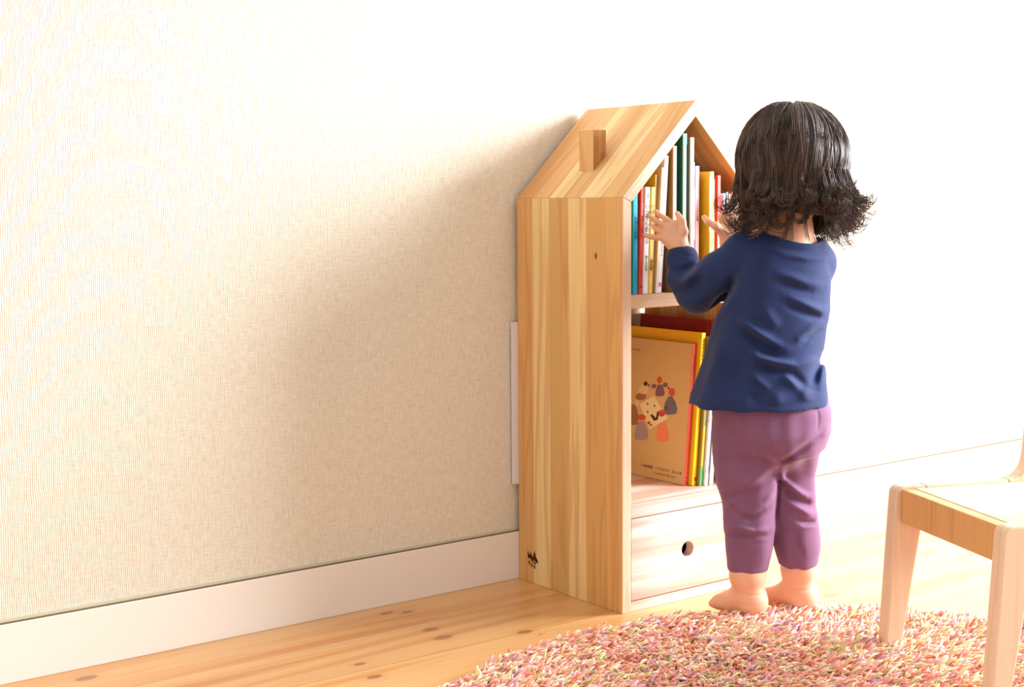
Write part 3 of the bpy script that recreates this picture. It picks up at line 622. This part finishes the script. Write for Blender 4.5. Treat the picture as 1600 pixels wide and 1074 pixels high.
# ankle creases
b.crease([(1146, 926), (1170, 931), (1195, 930)], 1.6, -.0016, .03)
b.crease([(1150, 944), (1172, 948), (1193, 945)], 1.6, -.0010, .03)
b.crease([(1220, 920), (1245, 924), (1274, 921)], 1.6, -.0014, .06)
b.crease([(1224, 940), (1250, 943), (1272, 941)], 1.6, -.0009, .06)
V, Q = b.mesh(); npmesh('body', local(V), Q, M_SKIN, PERSON); del b
M_EYE = plain('eye_dark', (.02, .012, .01), .15, .6)
for sd in (1, -1):
    c = Vector(HP(.0745, sd*.0215, -.003)) - P0
    bm = bmesh.new(); bmesh.ops.create_uvsphere(bm, u_segments=12, v_segments=8, radius=.0032, matrix=Matrix.Translation(c)); me = bpy.data.meshes.new('eye'); bm.to_mesh(me); bm.free(); me.materials.append(M_EYE); me.shade_smooth(); link(bpy.data.objects.new('eye', me), PERSON)

# --- trousers
p = SDF((0, -.60, .075), (.30, -.32, .40), .002)
p.loft([TR(700, 1206, 84, .006, .84), TR(672, 1206, 93, .003, .84), TR(640, 1205, 93.5, .0, .82), TR(600, 1203, 88, .0, .8)], k=.012, yaw=YB)
def pl(pts): p.chain([(wp(x, y, d), r*S1) for x, y, r, d in pts], k=.014)
pl([(1163, 690, 49, .0), (1166, 720, 50, .002), (1169, 750, 46.5, .004), (1174, 785, 41, .004), (1172, 815, 38.5, .0), (1170.5, 850, 35.5, .0), (1168.5, 880, 32.5, .0)])
pl([(1246, 680, 47, .018), (1242, 720, 33, .024), (1239, 760, 31.5, .028), (1238, 790, 33, .028), (1242, 820, 35, .026), (1245, 850, 33.5, .026), (1246.5, 872, 31.5, .026)])
p.ell(wp(1222, 672, -.022), (.052, .046, .048), k=.03)
p.cap(wp(1210, 700, -.022), wp(1222, 712, -.010), .022, .014, k=.03)
# open leg ends
for cx_, cy_, d, r, yb in ((1168.5, 896, .0, 29.5, 890), (1246.5, 888, .026, 29.5, 881)):
    c = wp(cx_, yb+30, d); c1 = wp(cx_, yb-14, d)
    p.cap(wp(cx_, yb+33, d), wp(cx_, yb-12, d), 27.5*S1, 26.5*S1, k=.002, mode='sub')
zc = [(wp(1168.5, 890, 0)[2], 1), (wp(1246.5, 882, .026)[2], 2)]
sl, X, Y, Z = p.sub((0, -.6, .07), (.3, -.3, .4))
half = (X-(.145))*rt.x+(Y+.465)*rt.y       # left / right of the crotch line
cut = np.where(half < wp(1211, 850, .012)[0]*rt.x-.145*rt.x+(wp(1211, 850, .012)[1]+.465)*rt.y, zc[0][0], zc[1][0])
p.F[sl] = np.maximum(p.F[sl], (cut-Z).astype(np.float32))
CR = p.crease
# crotch and seat panel
CR([(1196, 690), (1203, 705), (1214, 716), (1221, 721), (1238, 713), (1258, 698), (1279, 681), (1294, 664)], 4.0, -.0030, .06)
CR([(1200, 697), (1215, 709), (1224, 712), (1250, 694), (1272, 674)], 5.0, .0017, .06)
CR([(1276, 636), (1279, 655), (1277, 676)], 2.0, -.0016, .08)
CR([(1217, 724), (1216, 760), (1214, 790), (1211, 820)], 3.0, -.0022, .05)
# left leg folds
CR([(1152, 795), (1172, 800), (1195, 788), (1212, 770)], 4.5, .0034, .05)
CR([(1148, 804), (1172, 810), (1200, 796)], 4.0, -.0030, .05)
CR([(1131, 826), (1150, 824), (1180, 832), (1205, 826)], 3.5, .0030, .05)
CR([(1134, 838), (1160, 836), (1205, 838)], 3.0, -.0020, .05)
CR([(1140, 775), (1165, 770), (1205, 745), (1214, 732)], 5, -.0028, .05)
CR([(1160, 760), (1185, 748), (1208, 725)], 5, .0030, .05)
CR([(1124, 700), (1132, 740), (1138, 770)], 5, .0016, .05)
CR([(1131, 790), (1150, 786)], 4, .003, .05)
CR([(1135, 848.5), (1170, 852), (1207, 849)], 1.4, -.0013, .05)
CR([(1136, 856), (1170, 859), (1204, 856)], 5, .0006, .05)
# right leg folds
CR([(1218, 740), (1232, 758), (1250, 772), (1266, 779)], 4.5, .0036, .08)
CR([(1218, 752), (1234, 770), (1254, 784), (1268, 788)], 4.0, -.0034, .08)
CR([(1222, 776), (1240, 792), (1262, 802), (1272, 803)], 4.0, .0028, .08)
CR([(1240, 811), (1258, 817), (1276, 815)], 3, -.0026, .08)
CR([(1237, 822), (1258, 826), (1278, 824)], 2.0, .0016, .08)
CR([(1242, 826), (1246, 850), (1256, 874)], 3.0, -.0018, .08)
CR([(1212, 832), (1230, 830), (1243, 826)], 2.0, -.0012, .08)
# softer long-wave unevenness of the cloth
def wob(s, amp, fr, seed):
    g = np.random.default_rng(seed); sl, X, Y, Z = s.sub(s.lo, s.lo+s.h*s.n)
    for _ in range(6):
        a = g.normal(size=3)*fr; ph = g.uniform(0, 6.28); s.F -= (amp/2.4*np.sin(a[0]*X+a[1]*Y+a[2]*Z*.7+ph)).astype(np.float32)
wob(p, .0011, 70, 3)
V, Q = p.mesh(); sm = npmesh('trousers', local(V), Q, M_PANTS, PERSON).modifiers.new('smooth', 'SMOOTH'); sm.iterations = 3; del p

# --- long-sleeved top
t = SDF((-.03, -.62, .31), (.33, -.26, .66), .002)
rings = [TR(366, 1234, 50, .002, .80), TR(378, 1228, 62, .0, .74), TR(390, 1222, 68, .0, .70), TR(400, 1220, 78, .0, .70), TR(430, 1217, 84, .0, .74), TR(460, 1214, 86, .0, .76), TR(490, 1209, 89, .0, .78), TR(530, 1199, 92, .0, .82), TR(560, 1193, 94, .0, .85), TR(590, 1188, 100, .0, .85), TR(615, 1185, 106.5, .0, .85), TR(631, 1184.5, 109, .0, .85)]
t.loft(rings, k=.006, yaw=YB)
t.cap(wp(1164, 398, .0), wp(1272, 407, .02), .0300, .0300, k=.016)
t.cap(wp(1176, 386, .0), wp(1262, 398, .014), .0270, .0250, k=.016)
t.chain([(wp(1160, 405, .0), .034), (wp(1128, 428, .018), .0345), (wp(1090, 455, .044), .0325), (wp(1072, 436, .066), .0275), (wp(1066, 408, .086), .0232), (wp(1066, 403, .090), .0228)], k=.012)
t.chain([(wp(1272, 412, .02), .031), (wp(1232, 438, .115), .029), (wp(1168, 402, .135), .022), (wp(1150, 392, .140), .0215)], k=.012)
# inner hollow at the hem
hem = [TR(y, 1184.5, hw, .0, .85) for y, hw in ((606, 88), (631, 99), (650, 103))]
t.loft(hem, k=.003, mode='sub', yaw=YB)
# neckline
t.ell(wp(1238, 347, .004), (.0545, .075, .037), k=.003, mode='sub', M=np.array((Matrix.Rotation(YB, 3, 'Z').transposed())) @ np.array(Matrix.Rotation(R(-9), 3, Vector(HF))))
# open cuff
cq, cw = Vector(wp(1066, 403, .090)), Vector(wp(1062, 372, .106)); t.cap(cq.lerp(cw, .25), cw, .0185, .0195, k=.001, mode='sub')
CR = t.crease
CR([(1150, 362), (1165, 366), (1190, 374), (1225, 387), (1260, 393), (1290, 393)], 2.0, -.0011, .05)
CR([(1195, 388), (1225, 397), (1260, 404), (1296, 404)], 4.0, .0018, .05)
CR([(1044, 404), (1064, 397), (1088, 403)], 2.0, -.0010, .12)
CR([(1046, 420), (1066, 424), (1090, 414)], 5.0, -.0035, .12)
CR([(1046, 440), (1068, 442), (1085, 428), (1094, 414)], 5.0, .0030, .12)
CR([(1050, 456), (1078, 452), (1100, 434)], 5, -.0024, .12)
CR([(1062, 474), (1092, 472), (1116, 452)], 6, .0020, .08)
CR([(1112, 488), (1126, 470), (1140, 452), (1148, 430)], 6, -.0055, .03)
CR([(1124, 492), (1140, 468), (1152, 440)], 7, .0018, .03)
# folds of the back
CR([(1150, 496), (1166, 510), (1185, 523), (1205, 535), (1225, 545)], 6, .0050, .03)
CR([(1156, 512), (1176, 528), (1200, 543), (1220, 552)], 7, -.0052, .03)
CR([(1172, 548), (1185, 560), (1215, 568), (1245, 572), (1285, 560)], 5, .0042, .03)
CR([(1178, 536), (1200, 552), (1222, 556)], 5, -.0022, .03)
CR([(1180, 566), (1200, 576), (1240, 582)], 6, -.0032, .03)
CR([(1262, 534), (1250, 530), (1270, 512), (1291, 498)], 5, .0020, .04)
CR([(1246, 541), (1262, 526), (1288, 510)], 5.5, -.0022, .04)
CR([(1292, 548), (1282, 562), (1274, 585), (1268, 605)], 6, -.0030, .04)
CR([(1288, 562), (1284, 590), (1282, 615)], 6, .0018, .04)
CR([(1205, 425), (1235, 434), (1262, 444), (1290, 446)], 6, .0022, .04)
CR([(1210, 438), (1240, 448), (1275, 458)], 6, -.0022, .04)
CR([(1225, 462), (1255, 474), (1285, 487), (1296, 482)], 4.5, .0022, .04)
CR([(1222, 474), (1252, 487), (1284, 498)], 4.5, -.0026, .04)
CR([(1172, 582), (1186, 596), (1205, 610)], 5, .0026, .03)
CR([(1222, 585), (1236, 596), (1252, 612)], 5, .0026, .03)
CR([(1230, 580), (1246, 592), (1262, 606)], 5, -.0022, .03)
CR([(1192, 480), (1205, 500), (1218, 512)], 7, .0022, .03)
CR([(1130, 520), (1122, 560), (1112, 600)], 9, .0020, .03)
CR([(1150, 560), (1150, 590), (1146, 620)], 9, -.0020, .03)
CR([(1260, 605), (1258, 630)], 8, .0026, .04); CR([(1215, 610), (1214, 636)], 8, .0018, .04); CR([(1180, 612), (1178, 634)], 8, -.0018, .04)
CR([(1076, 611), (1110, 625), (1150, 632), (1200, 636), (1250, 632), (1294, 622)], 1.6, -.0009, .08)
wob(t, .0012, 60, 5)
V, Q = t.mesh(); sm = npmesh('shirt', local(V), Q, M_SHIRT, PERSON).modifiers.new('smooth', 'SMOOTH'); sm.iterations = 2; del t
tg = mesh('neck_tag', *boxv(-.0045, .0045, -.0005, .0005, -.0014, .0014), plain('tag_white', hexc(215, 220, 228), .7, .1), PERSON)
tg.location = Vector(wp(1180, 360, -.038)) - P0; tg.rotation_euler = (R(20), R(-28), R(-30)); tg['label'] = 'small white tag at the neckline'

# --- hair
def hair():
    m, nt, bb = mat_new('dark_brown_hair')
    at = N(nt, 'ShaderNodeAttribute', attribute_name='tint'); L(nt, at.outputs['Color'], bb.inputs['Base Color'])
    bb.inputs['Roughness'].default_value = .48; bb.inputs['Specular IOR Level'].default_value = .4
    HCn = np.array(wp(1238, 248, .008)); rad = np.array((.0775, .0765, .0795)); 
    c = SDF(HCn-.11, HCn+.11, .003); c.ell(HCn, tuple(rad), k=.01); c.ell(HCn+np.array((.004, -.012, -.030)), (.072, .064, .052), k=.02)
    c.ell(np.array(HP(.060, 0, -.030)), (.048, .050, .055), k=.01, mode='sub', yaw=yh)
    V, Q = c.mesh(); Vs = [V]; Qs = [Q]; Cs = [np.tile((.026, .016, .012, 1), (len(V), 1))]; nv = len(V)
    axr = np.array(rt)*1.0; axf = np.array(HF); axz = np.array((0, 0, 1.))
    crown = np.array((.08, -.05, 1.0))       # whorl a little towards the camera
    crown = axr*.03 + axf*.10 + axz; crown /= np.linalg.norm(crown)
    e1 = np.cross(crown, axf); e1 /= np.linalg.norm(e1); e2 = np.cross(crown, e1)
    g = np.random.default_rng(4)
    seg = 32; tubes = []; cols = []; n1 = 13; n2 = seg-n1
    wq = np.clip((np.arange(1, n2+1)/n2-.32)/.45, 0, 1); wq = wq*wq*(3-2*wq)+.02; wq /= wq.sum()
    for ci in range(460):
        az = g.uniform(0, 2*math.pi); th0 = g.uniform(.0, .75)
        hd = e1*math.cos(az)+e2*math.sin(az)
        face = hd @ np.array((FD.x, FD.y, 0)); side = hd @ axr; back = -(hd @ axf)
        if face > .55 and g.random() < .4: continue
        drop = g.uniform(.056, .108) + .008*max(side, 0) + .004*max(back, 0)
        if face > .5: drop *= .5
        if back > .3 and side > -.1: drop *= .80
        drop *= g.uniform(.55, 1.0); curl = g.random() < .30; th_end = R(g.uniform(100, 126)); flip = g.uniform(.6, 2.9) if g.random() < .75 else g.uniform(-1.8, .6)
        if curl: flip = g.uniform(3.4, 5.4); drop = g.uniform(.075, .112)*(.8 if back > .5 else 1)
        axang = g.normal()*1.0 if side < .4 else g.normal()*.5
        lay = g.uniform(.0, .006); wa = g.normal()*.05; wb = g.normal()*.05; phs = g.uniform(0, 6.28); shade = g.uniform(.55, 1.5)
        tint = np.array((.072, .047, .039))*shade; mess = g.uniform(.6, 1.6)
        if g.random() < .12: tint = np.array((.13, .072, .046))*g.uniform(.7, 1.2)
        for si in range(9 if curl else 14):
            o1 = g.normal()*.040; th = max(0, th0+g.normal()*.12); pts = []; o3 = g.normal()*.012; ly = lay+g.normal()*.0008
            for q in range(n1):
                f = q/(n1-1); tt = th+(th_end-th)*f; a2 = az+o1*(1-.35*f)+wa*math.sin(tt*2.2+phs)+wb*math.sin(tt*4.1+phs*2)+o3*f
                hd2 = e1*math.cos(a2)+e2*math.sin(a2); d = crown*math.cos(tt)+hd2*math.sin(tt)
                pts.append(HCn+rad*d*(1+(ly+.0025-.006*max(0, 1-q/2.5))/.078))
            d = pts[-1]-pts[-2]; d /= np.linalg.norm(d); d = d*.75+np.array((0, 0, -.35)); d /= np.linalg.norm(d)
            out = hd2.copy(); out[2] = 0; out /= np.linalg.norm(out)+1e-6; d = d+out*(g.uniform(.18, .52) if side > .3 else (g.uniform(.05, .28) if side < -.5 else .12)); d /= np.linalg.norm(d)
            axv = np.cross(d, out); axv = np.array(Matrix.Rotation(axang+g.normal()*.06, 3, 'Z'))@axv; axv[2] = 0; axv /= np.linalg.norm(axv)+1e-6
            fl = flip*(1+g.normal()*(.02 if curl else .04)*mess); st = drop*(1+g.normal()*.05*mess)/n2; pc = pts[-1]
            for q in range(n2):
                Mr = np.array(Matrix.Rotation(fl*wq[q], 3, Vector(axv))); d = Mr@d; pc = pc+d*st*(1-.25*q/n2)*1.15; pts.append(pc)
            tubes.append(pts); cols.append(tint*(1+g.normal()*.15))
    A = np.array(tubes); n = len(A); Tn = np.gradient(A, axis=1); Tn /= np.linalg.norm(Tn, axis=2, keepdims=True)+1e-9
    ref = np.array((.31, .22, .92)); n1 = np.cross(Tn, ref); n1 /= np.linalg.norm(n1, axis=2, keepdims=True)+1e-9; n2 = np.cross(Tn, n1)
    rr = (.00068*np.interp(np.linspace(0, 1, seg), (0, .1, .75, 1), (.5, 1, .8, .22)))[None, :, None]
    ring = np.stack([A+rr*(n1*math.cos(a)+n2*math.sin(a)) for a in (0, 2.094, 4.189)], 2)     # n,seg,3,3
    Vh = ring.reshape(-1, 3); base = (np.arange(n)*seg*3)[:, None, None]; s_ = np.arange(seg-1)[None, :, None]*3; k = np.arange(3)[None, None, :]; k2 = (k+1) % 3
    Fh = np.stack([base+s_+k, base+s_+k2, base+s_+3+k2, base+s_+3+k], -1).reshape(-1, 4)
    Ch = np.repeat(np.c_[np.clip(np.array(cols), .003, 1), np.ones(n)], seg*3, 0)
    return npmesh('hair', local(np.concatenate([V, Vh])), np.concatenate([Q, Fh+nv]), m, PERSON, True, np.concatenate([Cs[0], Ch]))
hair()

# ------------------------------------------------------------------ rug
RC = np.array((-.164, -.972)); RR = .606
RUG = empty('shaggy_rug', (RC[0], RC[1], 0), 'round shaggy rug in mixed pink, orange, cream and green yarn on the floor', 'rug')
n = 72; vs = [((RR-.01)*math.cos(2*math.pi*i/n), (RR-.01)*math.sin(2*math.pi*i/n), z) for z in (.0005, .006) for i in range(n)]
mesh('rug_backing', vs, [tuple(range(n))[::-1], tuple(range(n, 2*n))]+[(i, (i+1) % n, (i+1) % n+n, i+n) for i in range(n)], plain('rug_backing', hexc(225, 165, 140), .9, .1), RUG)
def pile():
    m, nt, bb = mat_new('rug_yarn'); at = N(nt, 'ShaderNodeAttribute', attribute_name='tint'); L(nt, at.outputs['Color'], bb.inputs['Base Color'])
    bb.inputs['Roughness'].default_value = .8; bb.inputs['Specular IOR Level'].default_value = .15; bb.inputs['Sheen Weight'].default_value = .2
    g = rng; n = 50000
    r = RR*np.sqrt(g.random(n)); a = g.random(n)*2*math.pi; x, y = r*np.cos(a), r*np.sin(a)
    vis = (y > -.42) | (g.random(n) < .45); x, y, r = x[vis], y[vis], r[vis]; n = len(x)
    th = -.9 + 1.1*np.sin(x*9+1)*np.cos(y*8)+g.normal(size=n)*.7
    tilt = np.clip(1.12+.2*g.normal(size=n), .3, 1.4); ln = g.uniform(.021, .036, n)
    H = np.stack([np.cos(th), np.sin(th), 0*th], 1); Zv = np.array((0, 0, 1.))
    base = np.stack([x, y, np.full(n, .005)], 1)
    p = [base]
    for f, tl in ((.45, .45), (.35, .9), (.20, 1.25)):
        tt = (tilt*tl)[:, None]; p.append(p[-1]+ln[:, None]*f*(np.cos(tt)*Zv+np.sin(tt)*H))
    P = np.stack(p, 1); Tn = np.gradient(P, axis=1); Tn /= np.linalg.norm(Tn, axis=2, keepdims=True)
    ref = np.stack([-np.sin(th), np.cos(th), 0*th], 1)[:, None, :]; n1 = ref+0*Tn; n2 = np.cross(Tn, n1)
    rr = np.array((.0014, .0021, .0020, .0008))[None, :, None]*g.uniform(.75, 1.2, n)[:, None, None]
    ring = np.stack([P+rr*(n1*c+n2*s) for c, s in ((1, 0), (0, 1), (-1, 0), (0, -1))], 2); V = ring.reshape(-1, 3)
    k = np.arange(4)[None, None, :]; k2 = (k+1) % 4; bs = (np.arange(n)*16)[:, None, None]; s_ = np.arange(3)[None, :, None]*4
    F = np.stack([bs+s_+k, bs+s_+k2, bs+s_+4+k2, bs+s_+4+k], -1).reshape(-1, 4)
    F = np.concatenate([F, (np.arange(n)*16)[:, None]+12+np.arange(4)[None, :]])
    pal = np.array([hexc(*c) for c in ((240, 178, 166), (238, 160, 146), (240, 168, 120), (245, 226, 175), (246, 234, 202), (214, 214, 148), (226, 176, 198), (234, 140, 116), (248, 208, 192), (200, 204, 140))])
    ci = g.choice(len(pal), n, p=(.18, .14, .13, .14, .11, .05, .10, .05, .08, .02)); col = pal[ci]*g.uniform(.85, 1.1, (n, 1))
    C = np.repeat(np.c_[np.clip(col, 0, .95), np.ones(n)], 16, 0)
    o = npmesh('pile', V, F, m, RUG, False, C); o['kind'] = 'stuff'
pile()

# ------------------------------------------------------------------ child's chair
CH = empty('child_chair', (.168, -.666, 0), 'small pale wooden child\'s chair standing partly on the shaggy rug', 'chair')
ua = math.atan2(-.375, .927)            # local x runs from the front legs to the back, local y across (towards the camera is -y)
CH.rotation_euler = (0, 0, ua)
CW = .282; ZT = .018
def prism_xz(name, poly, y0, y1, mat, bevel=.003, org=None, ang=0, label=None):
    return board(name, poly, y0, y1, ang, mat, origin=org or poly[0], bevel=bevel, parent=CH, label=label)
def arc(cx_, cz_, r, a0, a1, n=6): return [(cx_+r*math.cos(R(a0+(a1-a0)*i/n)), cz_+r*math.sin(R(a0+(a1-a0)*i/n))) for i in range(n+1)]
HT = .251; RW = .024
for y1 in (0, -CW+RW):
    y0 = y1-RW
    prism_xz('leg', [(-.013, ZT-.012), (.012, ZT-.012), (.046, HT-.03), (.046, HT), (.012, HT)]+arc(.012, HT-.012, .012, 90, 180)[1:], y0, y1, M_CHAIR, org=(0, 0))
    prism_xz('side_rail', [(.0462, HT-.03), (.180, HT-.030), (.180, HT), (.0462, HT)], y0, y1, M_CHAIR, org=(.0462, HT), ang=R(90))
    prism_xz('back_post', [(.1802, HT-.032), (.200, HT-.045), (.222, ZT-.012), (.246, ZT-.012), (.236, HT-.02), (.250, HT+.20), (.228, HT+.20), (.2135, HT+.035)]+arc(.182, HT+.030, .030, 0, -90, 6)[1:-1]+[(.1802, HT)], y0, y1, M_CHAIR, org=(.22, 0))
prism_xz('front_rail', [(.008, HT-.052), (.028, HT-.052), (.028, HT-.004), (.008, HT-.004)], -CW+RW, -RW, M_CHAIR2, org=(.018, HT), bevel=.002)
# seat: grain across the chair
st = box('seat', .0282, .198, -CW+RW+.0005, -RW-.0005, HT-.012, HT-.0035, None, CH, bevel=.0015)
st.data.materials.append(wood('seat_wood', hexc(226, 200, 168), hexc(196, 160, 120), gscale=.6, contrast=.35, rough=.4))
box('backrest', .240, .254, -CW+RW, -RW, HT+.12, HT+.19, M_CHAIR2, CH, bevel=.003)
box('rear_rail', .205, .222, -CW+RW, -RW, HT-.05, HT-.012, M_CHAIR2, CH, bevel=.003)
